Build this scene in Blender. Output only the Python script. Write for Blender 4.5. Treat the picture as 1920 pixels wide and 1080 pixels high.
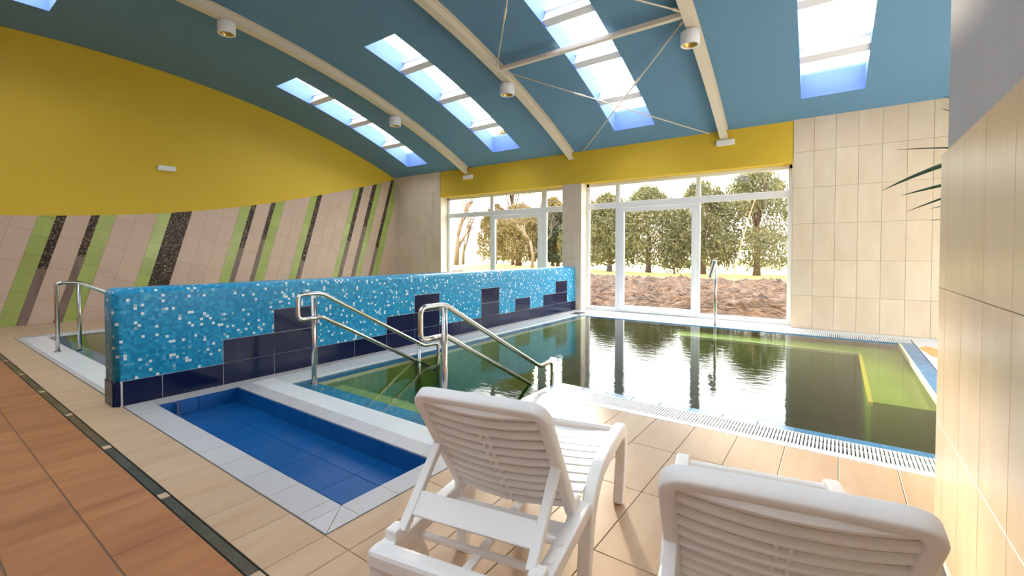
import bpy, bmesh, math, random
from mathutils import Vector, Matrix, noise as mnoise
random.seed(7)
for o in list(bpy.data.objects): bpy.data.objects.remove(o, do_unlink=True)
SC = bpy.context.scene
COL = SC.collection
R = math.radians

# ------------------------------------------------------------------ camera
cd = bpy.data.cameras.new('camera'); cam = bpy.data.objects.new('camera', cd); COL.objects.link(cam)
cd.sensor_width = 36.0; cd.lens = 15.96; cd.shift_y = -0.0237; cd.clip_start = 0.02; cd.clip_end = 400
cam.location = (0, 0, 1.30)
cam.rotation_euler = (R(90 - 1.295), 0, R(35.71))
SC.camera = cam

# ------------------------------------------------------------------ sky, sun, exposure
SUN_EL, SUN_AZ = 13.2, 32.8          # degrees; azimuth measured from +Y towards -X
w = bpy.data.worlds.new('sky'); SC.world = w; w.use_nodes = True
nt = w.node_tree; nt.nodes.clear()
# bright hazy overcast: zenith about twice the horizon, slightly warm low down, slightly blue overhead
tc = nt.nodes.new('ShaderNodeTexCoord'); sp_ = nt.nodes.new('ShaderNodeSeparateXYZ')
rp = nt.nodes.new('ShaderNodeValToRGB'); e_ = rp.color_ramp.elements
e_[0].position = 0.0; e_[0].color = (.50, .455, .39, 1); e_[1].position = 1.0; e_[1].color = (.86, .95, 1.0, 1)
q_ = e_.new(.35); q_.color = (.66, .68, .68, 1)
bg = nt.nodes.new('ShaderNodeBackground'); bg.inputs['Strength'].default_value = 9.0
wo = nt.nodes.new('ShaderNodeOutputWorld')
nt.links.new(tc.outputs['Generated'], sp_.inputs[0]); nt.links.new(sp_.outputs['Z'], rp.inputs['Fac']); nt.links.new(rp.outputs[0], bg.inputs['Color']); nt.links.new(bg.outputs[0], wo.inputs['Surface'])
sd = bpy.data.lights.new('sun', 'SUN'); sd.energy = 12.0; sd.angle = R(5); sd.color = (1.0, 0.86, 0.66)
sun = bpy.data.objects.new('sun', sd); COL.objects.link(sun); sun.location = (-30, 50, 15)
_d = Vector((math.sin(R(SUN_AZ)) * math.cos(R(SUN_EL)), -math.cos(R(SUN_AZ)) * math.cos(R(SUN_EL)), -math.sin(R(SUN_EL))))
sun.rotation_euler = _d.to_track_quat('-Z', 'Y').to_euler()
SC.view_settings.view_transform = 'Standard'; SC.view_settings.look = 'None'
SC.view_settings.gamma = 1.0; SC.view_settings.use_curve_mapping = False
SC.view_settings.exposure = 0.43

# ------------------------------------------------------------------ materials
def lin(c):
    return tuple(((v / 255) / 12.92 if v / 255 <= 0.04045 else ((v / 255 + 0.055) / 1.055) ** 2.4) for v in c) + (1.0,)
MATS = {}
def mat(name, col, rough=0.5, metal=0.0, var=0.0, grain=None, col2=None, bump=0.0, bscale=40, spec=0.5, emit=0.0, trans=0.0, coat=0.0):
    """grain=(sx,sy,sz,strength): world-space stretched noise between col and col2"""
    m = bpy.data.materials.new(name); m.use_nodes = True; n = m.node_tree.nodes; l = m.node_tree.links
    b = n['Principled BSDF']; b.inputs['Roughness'].default_value = rough; b.inputs['Metallic'].default_value = metal
    b.inputs['Specular IOR Level'].default_value = spec; b.inputs['Coat Weight'].default_value = coat
    c = lin(col); b.inputs['Base Color'].default_value = c
    out = None
    geo = n.new('ShaderNodeNewGeometry'); oi = n.new('ShaderNodeObjectInfo')
    if grain:
        ad = n.new('ShaderNodeVectorMath'); ad.operation = 'MULTIPLY_ADD'
        l.new(oi.outputs['Random'], ad.inputs[0]); ad.inputs[1].default_value = (37, 53, 71)
        l.new(geo.outputs['Position'], ad.inputs[2])
        mp = n.new('ShaderNodeMapping'); mp.inputs['Scale'].default_value = grain[:3]; l.new(ad.outputs[0], mp.inputs['Vector'])
        nz = n.new('ShaderNodeTexNoise'); nz.inputs['Scale'].default_value = 1.0; nz.inputs['Detail'].default_value = 6; nz.inputs['Roughness'].default_value = .6
        l.new(mp.outputs[0], nz.inputs['Vector'])
        mr = n.new('ShaderNodeMapRange'); mr.inputs['From Min'].default_value = .3; mr.inputs['From Max'].default_value = .7
        mr.inputs['To Max'].default_value = grain[3]; l.new(nz.outputs['Fac'], mr.inputs['Value'])
        mx = n.new('ShaderNodeMix'); mx.data_type = 'RGBA'; mx.inputs[6].default_value = c
        mx.inputs[7].default_value = lin(col2 or tuple(int(v * .8) for v in col)); l.new(mr.outputs[0], mx.inputs[0]); out = mx.outputs[2]
    if var:
        h = n.new('ShaderNodeHueSaturation'); 
        if out: l.new(out, h.inputs['Color'])
        else: h.inputs['Color'].default_value = c
        mr2 = n.new('ShaderNodeMapRange'); mr2.inputs['To Min'].default_value = 1 - var; mr2.inputs['To Max'].default_value = 1 + var
        l.new(oi.outputs['Random'], mr2.inputs['Value']); l.new(mr2.outputs[0], h.inputs['Value']); out = h.outputs[0]
    if out: l.new(out, b.inputs['Base Color'])
    if bump:
        nz2 = n.new('ShaderNodeTexNoise'); nz2.inputs['Scale'].default_value = bscale; nz2.inputs['Detail'].default_value = 4
        l.new(geo.outputs['Position'], nz2.inputs['Vector'])
        bp = n.new('ShaderNodeBump'); bp.inputs['Strength'].default_value = bump; bp.inputs['Distance'].default_value = .02
        l.new(nz2.outputs['Fac'], bp.inputs['Height']); l.new(bp.outputs[0], b.inputs['Normal'])
    if emit:
        b.inputs['Emission Color'].default_value = c; b.inputs['Emission Strength'].default_value = emit
    if trans: b.inputs['Subsurface Weight'].default_value = trans
    MATS[name] = m; return m

mat('ceiling_blue', (104, 146, 178), .75, grain=(.5, .5, .5, .35), col2=(94, 136, 168), bump=.12, bscale=60)
mat('reveal_blue', (104, 134, 214), .7)
mat('yellow_paint', (228, 190, 52), .65, grain=(.6, .6, .6, .5), col2=(220, 180, 42), bump=.06, bscale=80)
mat('grey_paint', (196, 193, 192), .8, grain=(5, 5, .8, .4), col2=(182, 178, 176), bump=.1, bscale=30)
mat('cream_paint', (238, 226, 206), .7)
mat('beam_cream', (226, 212, 192), .45)
mat('purlin_white', (232, 230, 236), .5)
mat('window_white', (240, 240, 240), .3)
mat('wall_tile', (226, 208, 184), .32, var=.03, grain=(3, 3, 1.1, .9), col2=(212, 190, 162))
mat('slant_tile', (216, 188, 162), .33, var=.03, grain=(2, 2, 2, .8), col2=(206, 176, 150))  # same beige tile as the far wall, shade put into a darker colour
mat('near_tile', (236, 212, 176), .3, var=.025, grain=(6, 6, .9, .9), col2=(222, 192, 150))
mat('green_tile', (178, 190, 104), .22, var=.09, grain=(3, 3, 3, .7), col2=(160, 172, 92))
mat('plank_tile', (150, 126, 112), .4, var=.05, grain=(6, 6, 1.2, 1.0), col2=(112, 90, 78))
mat('grout', (120, 106, 92), .9)
mat('grout_dark', (96, 84, 72), .9)
mat('grout_light', (198, 196, 198), .9)
mat('navy_tile', (14, 24, 60), .14, spec=.22, var=.08, grain=(4, 4, 4, .5), col2=(11, 19, 50))
mat('basin_blue', (4, 84, 150), .35, var=.05, grain=(2, 2, 2, .6), col2=(2, 72, 132))
mat('grout_blue', (6, 40, 92), .8)
mat('orange_tile', (178, 120, 78), .45, spec=.35, var=.04, grain=(9, 1.2, 3, 1.0), col2=(146, 92, 58))
mat('deck_tile', (200, 170, 140), .42, spec=.35, var=.035, grain=(8, 1.1, 3, .9), col2=(188, 152, 118))
mat('coping_tile', (194, 188, 187), .35, var=.04, grain=(4, 4, 4, .4), col2=(182, 175, 172))
mat('white_tile', (232, 233, 236), .15, var=.02)
mat('grate_white', (236, 236, 236), .3)
mat('gutter_dark', (60, 62, 66), .6)
mat('lip_blue', (40, 122, 170), .2, var=.05, grain=(6, 6, 6, .6), col2=(28, 104, 156))
mat('pool_tile', (158, 168, 76), .4, var=.04, grain=(1.5, 1.5, 1.5, .8), col2=(140, 148, 62))
mat('pool_floor', (118, 122, 46), .5, grain=(.9, .9, .9, 1.0), col2=(88, 88, 34))
mat('nosing_yellow', (240, 204, 70), .4)
mat('nosing_pale', (226, 216, 186), .4)
mat('steel', (205, 200, 194), .22, metal=1.0, grain=(2, 2, 2, .3), col2=(190, 184, 178))
mat('drain_steel', (150, 140, 120), .42, metal=1.0, grain=(3, 3, 3, .9), col2=(104, 96, 82))
mat('drain_frame', (80, 76, 70), .4, metal=.8)
mat('dark', (26, 26, 28), .6)
mat('plastic_white', (242, 239, 237), .38, bump=.03, bscale=120, spec=.45)
mat('lamp_inside', (196, 168, 92), .3, metal=.6)
mat('led_lens', (214, 212, 206), .3, emit=.12)
mat('bark', (112, 84, 62), .9, grain=(8, 8, 2, 1), col2=(74, 54, 40), bump=.5, bscale=12)
mat('bark_pale', (136, 112, 86), .9, grain=(6, 6, 2, 1), col2=(100, 80, 62))
mat('stake', (170, 124, 96), .7)
mat('leaf_dark', (34, 72, 32), .45, grain=(3, 3, 20, .6), col2=(22, 52, 24))
mat('pot_clay', (150, 92, 62), .8, grain=(4, 4, 4, .5), col2=(130, 78, 52))
mat('pot_soil', (58, 42, 32), 1.0)
mat('shed_red', (150, 74, 60), .8); mat('shed_roof', (120, 110, 112), .7); mat('fence_pale', (206, 196, 180), .8)
mat('stain_orange', (226, 172, 106), .6)
mat('white_slab', (226, 226, 226), .35, grain=(1.5, 1.5, 1.5, .5), col2=(214, 210, 204))

def leafmat(name, c1, c2):
    m = mat(name, c1, .6, grain=(1.3, 1.3, 1.3, 1.0), col2=c2)
    n = m.node_tree.nodes; l = m.node_tree.links; b = n['Principled BSDF']
    tr = n.new('ShaderNodeBsdfTranslucent'); src = b.inputs['Base Color'].links[0].from_socket
    l.new(src, tr.inputs['Color']); mx = n.new('ShaderNodeMixShader'); mx.inputs[0].default_value = .4
    l.new(b.outputs[0], mx.inputs[1]); l.new(tr.outputs[0], mx.inputs[2]); l.new(mx.outputs[0], n['Material Output'].inputs['Surface'])
leafmat('foliage', (124, 114, 68), (78, 80, 46))
leafmat('foliage_dry', (140, 116, 66), (98, 88, 48))
leafmat('foliage_deep', (46, 56, 36), (32, 42, 28))

def grassmat():
    m = mat('grass', (168, 146, 62), .9, grain=(.35, .35, .35, 1.0), col2=(122, 124, 48), bump=.6, bscale=14)
grassmat()
mat('dirt', (122, 92, 72), .95, grain=(1.6, 3.2, 4, 1.0), col2=(58, 44, 36), bump=1.0, bscale=7)
MATS['dirt'].node_tree.nodes['Bump'].inputs['Distance'].default_value = .2

def glassmat():
    m = bpy.data.materials.new('glass'); m.use_nodes = True; n = m.node_tree.nodes; l = m.node_tree.links; n.clear()
    o = n.new('ShaderNodeOutputMaterial'); mx = n.new('ShaderNodeMixShader'); t = n.new('ShaderNodeBsdfTransparent'); g = n.new('ShaderNodeBsdfGlossy')
    t.inputs[0].default_value = (.96, .97, .965, 1); g.inputs['Roughness'].default_value = .01
    F0 = .05
    lw_ = n.new('ShaderNodeLayerWeight'); lw_.inputs['Blend'].default_value = .5
    pw = n.new('ShaderNodeMath'); pw.operation = 'POWER'; pw.inputs[1].default_value = 5
    f = n.new('ShaderNodeMath'); f.operation = 'MULTIPLY_ADD'; f.inputs[1].default_value = 1 - F0; f.inputs[2].default_value = F0
    l.new(lw_.outputs['Facing'], pw.inputs[0]); l.new(pw.outputs[0], f.inputs[0])
    l.new(f.outputs[0], mx.inputs[0]); l.new(t.outputs[0], mx.inputs[1]); l.new(g.outputs[0], mx.inputs[2]); l.new(mx.outputs[0], o.inputs['Surface'])
    MATS['glass'] = m
glassmat()
def watermat():
    m = bpy.data.materials.new('water'); m.use_nodes = True; n = m.node_tree.nodes; l = m.node_tree.links; n.clear()
    o = n.new('ShaderNodeOutputMaterial'); mx = n.new('ShaderNodeMixShader'); t = n.new('ShaderNodeBsdfTransparent'); g = n.new('ShaderNodeBsdfGlossy')
    g.inputs['Roughness'].default_value = .02; F0 = .025
    lw_ = n.new('ShaderNodeLayerWeight'); lw_.inputs['Blend'].default_value = .5
    pw = n.new('ShaderNodeMath'); pw.operation = 'POWER'; pw.inputs[1].default_value = 5
    f = n.new('ShaderNodeMath'); f.operation = 'MULTIPLY_ADD'; f.inputs[1].default_value = 1 - F0; f.inputs[2].default_value = F0
    l.new(lw_.outputs['Facing'], pw.inputs[0]); l.new(pw.outputs[0], f.inputs[0])
    t.inputs[0].default_value = (.93, .97, .9, 1)
    geo = n.new('ShaderNodeNewGeometry'); mp = n.new('ShaderNodeMapping'); mp.inputs['Scale'].default_value = (5.0, 12.0, 1)
    nz = n.new('ShaderNodeTexNoise'); nz.inputs['Scale'].default_value = 1.0; nz.inputs['Detail'].default_value = 3
    bp = n.new('ShaderNodeBump'); bp.inputs['Strength'].default_value = .4; bp.inputs['Distance'].default_value = .004
    l.new(geo.outputs['Position'], mp.inputs[0]); l.new(mp.outputs[0], nz.inputs['Vector']); l.new(nz.outputs['Fac'], bp.inputs['Height'])
    l.new(bp.outputs[0], g.inputs['Normal']); l.new(bp.outputs[0], lw_.inputs['Normal'])
    l.new(f.outputs[0], mx.inputs[0]); l.new(t.outputs[0], mx.inputs[1]); l.new(g.outputs[0], mx.inputs[2]); l.new(mx.outputs[0], o.inputs['Surface'])
    va = n.new('ShaderNodeVolumeAbsorption'); va.inputs['Color'].default_value = (.52, .72, .18, 1); va.inputs['Density'].default_value = 1.15
    l.new(va.outputs[0], o.inputs['Volume']); MATS['water'] = m
watermat()

def voxel_mosaic(name, size, off, cols, grout, gw=.07):
    """random small tiles from a 3-D cell grid; cols = [(upper threshold, rgb)]"""
    m = bpy.data.materials.new(name); m.use_nodes = True; n = m.node_tree.nodes; l = m.node_tree.links; b = n['Principled BSDF']
    b.inputs['Roughness'].default_value = .38; b.inputs['Specular IOR Level'].default_value = .35
    geo = n.new('ShaderNodeNewGeometry')
    sc = n.new('ShaderNodeVectorMath'); sc.operation = 'MULTIPLY_ADD'
    l.new(geo.outputs['Position'], sc.inputs[0]); sc.inputs[1].default_value = (1 / size,) * 3; sc.inputs[2].default_value = off
    fl = n.new('ShaderNodeVectorMath'); fl.operation = 'FLOOR'; l.new(sc.outputs[0], fl.inputs[0])
    fr = n.new('ShaderNodeVectorMath'); fr.operation = 'FRACTION'; l.new(sc.outputs[0], fr.inputs[0])
    wn = n.new('ShaderNodeTexWhiteNoise'); wn.noise_dimensions = '3D'; l.new(fl.outputs[0], wn.inputs['Vector'])
    cr = n.new('ShaderNodeValToRGB'); cr.color_ramp.interpolation = 'CONSTANT'; e = cr.color_ramp.elements
    e[0].position = 0; e[0].color = lin(cols[0][1]); e[1].position = cols[0][0]; e[1].color = lin(cols[1][1])
    for i in range(1, len(cols) - 1):
        q = e.new(cols[i][0]); q.color = lin(cols[i + 1][1])
    l.new(wn.outputs['Value'], cr.inputs['Fac'])
    ab = n.new('ShaderNodeVectorMath'); ab.operation = 'ABSOLUTE'; l.new(geo.outputs['True Normal'], ab.inputs[0])
    s1 = n.new('ShaderNodeSeparateXYZ'); l.new(ab.outputs[0], s1.inputs[0]); s2 = n.new('ShaderNodeSeparateXYZ'); l.new(fr.outputs[0], s2.inputs[0])
    last = None
    for a in range(3):
        lt = n.new('ShaderNodeMath'); lt.operation = 'LESS_THAN'; l.new(s2.outputs[a], lt.inputs[0]); lt.inputs[1].default_value = gw
        nl = n.new('ShaderNodeMath'); nl.operation = 'LESS_THAN'; l.new(s1.outputs[a], nl.inputs[0]); nl.inputs[1].default_value = .75
        mu = n.new('ShaderNodeMath'); mu.operation = 'MULTIPLY'; l.new(lt.outputs[0], mu.inputs[0]); l.new(nl.outputs[0], mu.inputs[1])
        if last:
            mxm = n.new('ShaderNodeMath'); mxm.operation = 'MAXIMUM'; l.new(last.outputs[0], mxm.inputs[0]); l.new(mu.outputs[0], mxm.inputs[1]); last = mxm
        else: last = mu
    mx = n.new('ShaderNodeMix'); mx.data_type = 'RGBA'; l.new(last.outputs[0], mx.inputs[0]); l.new(cr.outputs[0], mx.inputs[6]); mx.inputs[7].default_value = lin(grout)
    l.new(mx.outputs[2], b.inputs['Base Color']); MATS[name] = m
voxel_mosaic('blue_mosaic', .025, (.5, .5, .5),
    [(.25, (16, 140, 188)), (.5, (24, 150, 198)), (.72, (14, 130, 180)), (.88, (40, 160, 204)), (.92, (88, 172, 208)), (.945, (150, 186, 204)), (1, (232, 240, 240))], (60, 140, 172))
voxel_mosaic('pebble_mosaic', .022, (.37, .21, .13),
    [(.3, (40, 28, 22)), (.55, (72, 54, 42)), (.75, (112, 90, 70)), (.9, (150, 128, 100)), (1, (54, 38, 30))], (38, 28, 24), .14)

# ------------------------------------------------------------------ mesh helpers
def me(name, v, f, m, smooth=False):
    d = bpy.data.meshes.new(name); d.from_pydata([tuple(p) for p in v], [], f); d.materials.append(MATS[m] if isinstance(m, str) else m)
    if smooth:
        for p in d.polygons: p.use_smooth = True
    return d
def ob(name, data, parent=None, loc=(0, 0, 0), kind=None, label=None, cat=None, group=None):
    o = bpy.data.objects.new(name, data); COL.objects.link(o); o.location = loc
    if parent: o.parent = parent
    if kind: o['kind'] = kind
    if label: o['label'] = label
    if cat: o['category'] = cat
    if group: o['group'] = group
    return o
def empty(name, loc, label=None, cat=None, group=None, kind=None, rz=0):
    o = ob(name, None, None, loc, kind, label, cat, group); o.rotation_euler.z = rz; o.empty_display_size = .1; return o
BOXF = [(0, 3, 2, 1), (4, 5, 6, 7), (0, 1, 5, 4), (1, 2, 6, 5), (2, 3, 7, 6), (3, 0, 4, 7)]
def boxv(a, b):
    x0, y0, z0 = a; x1, y1, z1 = b
    return [(x0, y0, z0), (x1, y0, z0), (x1, y1, z0), (x0, y1, z0), (x0, y0, z1), (x1, y0, z1), (x1, y1, z1), (x0, y1, z1)]
class MB:
    def __init__(s): s.v = []; s.f = []
    def add(s, v, f):
        k = len(s.v); s.v += [tuple(p) for p in v]; s.f += [tuple(i + k for i in q) for q in f]; return s
    def box(s, a, b): return s.add(boxv(a, b), BOXF)
    def tube(s, path, r, n=10, caps=True):
        P = [Vector(p) for p in path]; rr = r if isinstance(r, (list, tuple)) else [r] * len(P); k = len(s.v)
        T = [(P[min(i + 1, len(P) - 1)] - P[max(i - 1, 0)]).normalized() for i in range(len(P))]
        up = Vector((0, 0, 1)) if abs(T[0].z) < .9 else Vector((1, 0, 0)); nx = T[0].cross(up).normalized()
        for i, p in enumerate(P):
            nx = (nx - T[i] * nx.dot(T[i])).normalized(); ny = T[i].cross(nx)
            for j in range(n):
                a = 2 * math.pi * j / n; s.v.append(tuple(p + nx * (math.cos(a) * rr[i]) + ny * (math.sin(a) * rr[i])))
        for i in range(len(P) - 1):
            for j in range(n):
                j2 = (j + 1) % n; s.f.append((k + i * n + j, k + i * n + j2, k + (i + 1) * n + j2, k + (i + 1) * n + j))
        if caps:
            s.f.append(tuple(k + j for j in range(n))[::-1]); s.f.append(tuple(k + (len(P) - 1) * n + j for j in range(n)))
        return s
    def ribbon(s, path, x0, x1, t):
        """path of (y,z); rectangular section from x0 to x1, in-plane half thickness t (number or list)"""
        P = [Vector((0, p[0], p[1])) for p in path]; k = len(s.v); n = len(P)
        tt = t if isinstance(t, (list, tuple)) else [t] * n
        for i in range(n):
            d = (P[min(i + 1, n - 1)] - P[max(i - 1, 0)]).normalized(); nn = Vector((0, -d.z, d.y))
            for (x, sg) in ((x0, -1), (x1, -1), (x1, 1), (x0, 1)):
                q = P[i] + nn * (tt[i] * sg); s.v.append((x, q.y, q.z))
        for i in range(n - 1):
            for j in range(4):
                a = k + i * 4 + j; b = k + i * 4 + (j + 1) % 4; s.f.append((a, b, b + 4, a + 4))
        s.f.append((k + 3, k + 2, k + 1, k)); e = k + (n - 1) * 4; s.f.append((e, e + 1, e + 2, e + 3)); return s
    def build(s, name, m, parent=None, smooth=False, loc=(0, 0, 0), bevel=0, **kw):
        o = ob(name, me(name, s.v, s.f, m, smooth), parent, loc, **kw)
        fixn(o.data)
        if bevel:
            b = o.modifiers.new('bevel', 'BEVEL'); b.width = bevel; b.segments = 2; b.limit_method = 'ANGLE'; b.angle_limit = R(40)
        return o
def fixn(d):
    b = bmesh.new(); b.from_mesh(d); bmesh.ops.recalc_face_normals(b, faces=b.faces); b.to_mesh(d); b.free()
def fillet(pts, r, seg=5):
    P = [Vector(p) for p in pts]; out = [P[0]]
    for i in range(1, len(P) - 1):
        a, b, c = P[i - 1], P[i], P[i + 1]; u = (a - b).normalized(); v = (c - b).normalized()
        rr = min(r, (a - b).length * .45, (c - b).length * .45)
        p0 = b + u * rr; p1 = b + v * rr
        for k in range(seg + 1):
            t = k / seg; out.append(p0.lerp(b, t).lerp(b.lerp(p1, t), t))
    return out + [P[-1]]
def box(name, a, b, m, parent=None, **kw):
    return MB().box(a, b).build(name, m, parent, **kw)

# tiles: shared meshes for equal sizes. frame = (origin axis u, axis v, normal n)
TC = {}
def tile(name, parent, org, U, V, N, w_, h_, th, m, **kw):
    key = (name, round(w_, 4), round(h_, 4), tuple(round(c, 3) for c in (*U, *V, *N)), round(th, 4), m)
    if key not in TC:
        U, V, N = Vector(U), Vector(V), Vector(N); e = min(.0015, th * .3)
        z = Vector((0, 0, 0)); v = []
        for (d, i) in ((0, 0), (th - e, 0), (th, e)):
            for (a, b_) in ((i, i), (w_ - i, i), (w_ - i, h_ - i), (i, h_ - i)): v.append(U * a + V * b_ + N * d)
        f = [(8, 9, 10, 11)]
        for r0 in (0, 4):
            for j in range(4): f.append((r0 + j, r0 + (j + 1) % 4, r0 + 4 + (j + 1) % 4, r0 + 4 + j))
        if U.cross(V).dot(N) < 0: f = [q[::-1] for q in f]
        TC[key] = me(name, v, f, m)
    return ob(name, TC[key], parent, tuple(org), **kw)
def lay(name, parent, xs, ys, z, m, th=.008, g=.004, skip=None):
    """floor tiles between the joint lines xs and ys, top at z"""
    for i in range(len(xs) - 1):
        for j in range(len(ys) - 1):
            a, b, c, d = xs[i], xs[i + 1], ys[j], ys[j + 1]
            if skip and skip((a + b) / 2, (c + d) / 2): continue
            tile(name, parent, (a + g / 2, c + g / 2, z - th), (1, 0, 0), (0, 1, 0), (0, 0, 1), b - a - g, d - c - g, th, m)
def poly_tile(name, parent, pts, N, th, m):
    """prism over a planar polygon (3-D points, joint already taken off)"""
    N = Vector(N); n = len(pts); P = [Vector(p) for p in pts]; c = sum(P, Vector()) / n
    v = [p - c for p in P] + [p - c + N * th for p in P]
    f = [tuple(range(n, 2 * n))] + [(i, (i + 1) % n, n + (i + 1) % n, n + i) for i in range(n)]
    d = me(name, v, f, m); o = ob(name, d, parent, tuple(c)); fixn(d); return o
def rng(a, b, d):
    out = [a]; x = a + d
    while (x < b - abs(d) * .12) if d > 0 else (x > b + abs(d) * .12): out.append(x); x += d
    out.append(b); return out
def merge(*ls): return sorted(set(round(x, 4) for l in ls for x in l))

# ================================================================== STRUCTURE
YW, YF = 9.36, 9.62                      # window wall face, window frame face
CY, CZ, CR = 1.677, 5.277, 18.661        # ceiling arc
KS = -.03                                # roof bays are a touch out of square
def cz(y): return CZ - CR + math.sqrt(CR * CR - (y - CY) ** 2)
def lwx(y): return -11.22 + .09 * (y - 9.33)   # left wall
XN = .397                                # near right wall
floor = empty('floor', (0, 0, 0), kind='structure')
def slab(x0, x1, y0, y1, z1=-.006, m='grout', z0=-.12):
    return box('floor_bed', (x0, y0, z0), (x1, y1, z1), m, floor)
# --- beds under the tiles
slab(-12.6, XN + .25, -4.2, 1.174)
slab(-12.6, -10.26, 1.174, YW + .3)
slab(-10.26, -5.2, 1.174, 1.235); slab(-5.2, -4.92, 1.1, YW + .3)
slab(-1.91, 3.4, 1.174, 3.545)
slab(.91, 3.4, 3.545, YW + .3, m='white_slab', z1=0)
slab(-4.92, -1.91, 1.174, 1.18)
# --- orange tiles
for k, (y0, y1, off) in enumerate([(.552, .836, -2.51), (.271, .552, -3.105), (-.012, .271, -2.51), (-.295, -.012, -3.105), (-.578, -.295, -2.51)]):
    xs = [x for x in [off + .6 * i for i in range(-12, 6)] if -10.2 < x < XN] + [XN]
    xs = merge(xs)
    for i in range(len(xs) - 1):
        tile('floor_tile', floor, (xs[i] + .001, y0 + .003, -.008), (1, 0, 0), (0, 1, 0), (0, 0, 1), xs[i + 1] - xs[i] - .002, y1 - y0 - .006, .008, 'orange_tile')
box('rear_floor', (-12.6, -4.2, -.006), (XN, -.58, -.001), 'orange_tile', floor)
box('side_floor', (-12.6, -.58, -.006), (-10.15, .836, -.001), 'orange_tile', floor)
# --- beige strip beside the drain
bx = merge([-1.905 - .304 * i for i in range(33)], [-1.727 + .2905 * i for i in range(7)], [XN])
lay('floor_tile', floor, bx, [.893, 1.174], 0, 'deck_tile', g=.003)
# --- deck in front of the pool
lay('floor_tile', floor, merge([-1.905], [-1.727 + .2905 * i for i in range(10)], [.895]), [1.174, 1.805, 2.40, 2.997, 3.545], 0, 'deck_tile', skip=lambda x, y: y < 2.7 and x > .45)
# --- deck beyond the second pool, by the left wall
lay('floor_tile', floor, rng(-12.0, -10.27, .304), rng(1.174, YW, .6), 0, 'deck_tile', g=.003, skip=lambda x, y: x + .2 < lwx(y))
# --- curb strips (white edge tiles) along the near pool edge
lay('edge_tile', floor, rng(-1.905, .74, .25), [3.548, 3.627], 0, 'white_tile', g=.003)
lay('edge_tile', floor, [-1.98, -1.905], rng(2.16, 3.548, .25) + [3.627], 0, 'white_tile', g=.003)
slab(-1.985, -1.9, 2.15, 3.63, m='grout_light'); slab(-1.91, .75, 3.54, 3.63, m='grout_light')
# --- drain channel with steel covers
drain = empty('floor_drain', (0, .864, 0), 'long slot drain of steel covers between orange and beige floor tiles', 'drain')
box('channel', (-12, -.026, -.05), (XN, .026, -.02), 'dark', drain)
box('frame_rail', (-12, -.027, -.02), (XN, -.0245, .001), 'drain_frame', drain); box('frame_rail', (-12, .0245, -.02), (XN, .027, .001), 'drain_frame', drain)
gx = [-1.88 - 1.047 * i for i in range(-2, 10)]
for i in range(len(gx) - 1):
    box('cover', (gx[i + 1] + .035, -.0215, -.012), (gx[i] - .035, .0215, -.002), 'drain_steel', drain)
    box('spacer_tile', (gx[i] - .032, -.021, -.012), (gx[i] + .032, .021, 0), 'deck_tile', drain)

# --- pools: shells --------------------------------------------------------------
PX0, PX1, PY0, PY1, PYN, PXA = -4.484, .75, 2.381, 8.66, 3.884, -2.24   # inner gutter lines; alcove x < PXA, y < PYN
ZW = -.014                                # water level
pool = empty('pool_basin', (0, 0, 0), 'green-tinted main pool with stairs, submerged benches and blue edge', 'pool')
ZB = -1.1
PXR = .90                                 # right pool wall (outer side of the pale blue lip)
LIP = .2
mb = MB()
mb.box((PX0 - .4, PY0 - .2, ZB - .1), (PXR + .1, PY1 + .3, ZB))                  # bottom
mb.build('pool_floor', 'pool_floor', pool)
# walls (inner faces sit LIP inside the gutter line on the lip sides)
def wallbox(a, b, m='pool_tile', name='pool_wall'): return box(name, a, b, m, pool)
wallbox((-4.92, PY0, ZB), (PX0 + LIP, PY1 + .3, -.05)); wallbox((PX0, PY0 - .2, ZB), (PXA + .1, PY0 + LIP, -.05))
wallbox((PXA, PY0, ZB), (PXA + .3, PYN, -.05)); wallbox((PXA, PYN - .2, ZB), (PXR, PYN + .09, -.05))
wallbox((PX0, PY1, ZB), (PXR, YW - .02, -.05)); wallbox((PXR - .15, PYN, ZB), (PXR + .1, YW - .02, -.05))
# blue lips, just under the water: tiles of about 25 cm
def lip(x0, x1, y0, y1, z=-.02, m='lip_blue'):
    if x1 - x0 > y1 - y0: lay('lip_tile', pool, rng(x0, x1, .25), [y0, y1], z, m, th=.03, g=.003)
    else: lay('lip_tile', pool, [x0, x1], rng(y0, y1, .25), z, m, th=.03, g=.003)
lip(PX0, PX0 + LIP, PY0 + LIP, PY1, -.022); lip(PX0, PXA, PY0, PY0 + LIP, -.022)
lip(PXA, PXR - .15, PYN, PYN + .10, -.006); lip(PX0 + LIP, PXR - .15, PY1 - .06, PY1, -.008); lip(PXR - .15, PXR, PYN, PY1 + .02, .0)
lip(PXA - .06, PXA, PY0 + LIP, PYN, -.006)
box('lip_nosing', (PX0 + LIP, PY0 + LIP, -.05), (PX0 + LIP + .016, PY1 - .06, -.018), 'nosing_pale', pool)
box('lip_nosing', (PXR - .178, PYN + .07, -.05), (PXR - .15, PY1 - .06, .0), 'nosing_pale', pool)
# underwater bench along the window wall and the right side
box('bench', (.27 - 2.6, 8.08, ZB), (PXR - .1, PY1, -.115), 'pool_tile', pool)
box('bench', (.27, 5.5, ZB), (PXR - .1, 8.08, -.115), 'pool_tile', pool)
box('bench_nosing', (.25, 5.48, -.15), (.285, 8.08, -.112), 'nosing_yellow', pool); box('bench_nosing', (-2.33, 8.065, -.15), (.285, 8.1, -.112), 'nosing_pale', pool)
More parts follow.
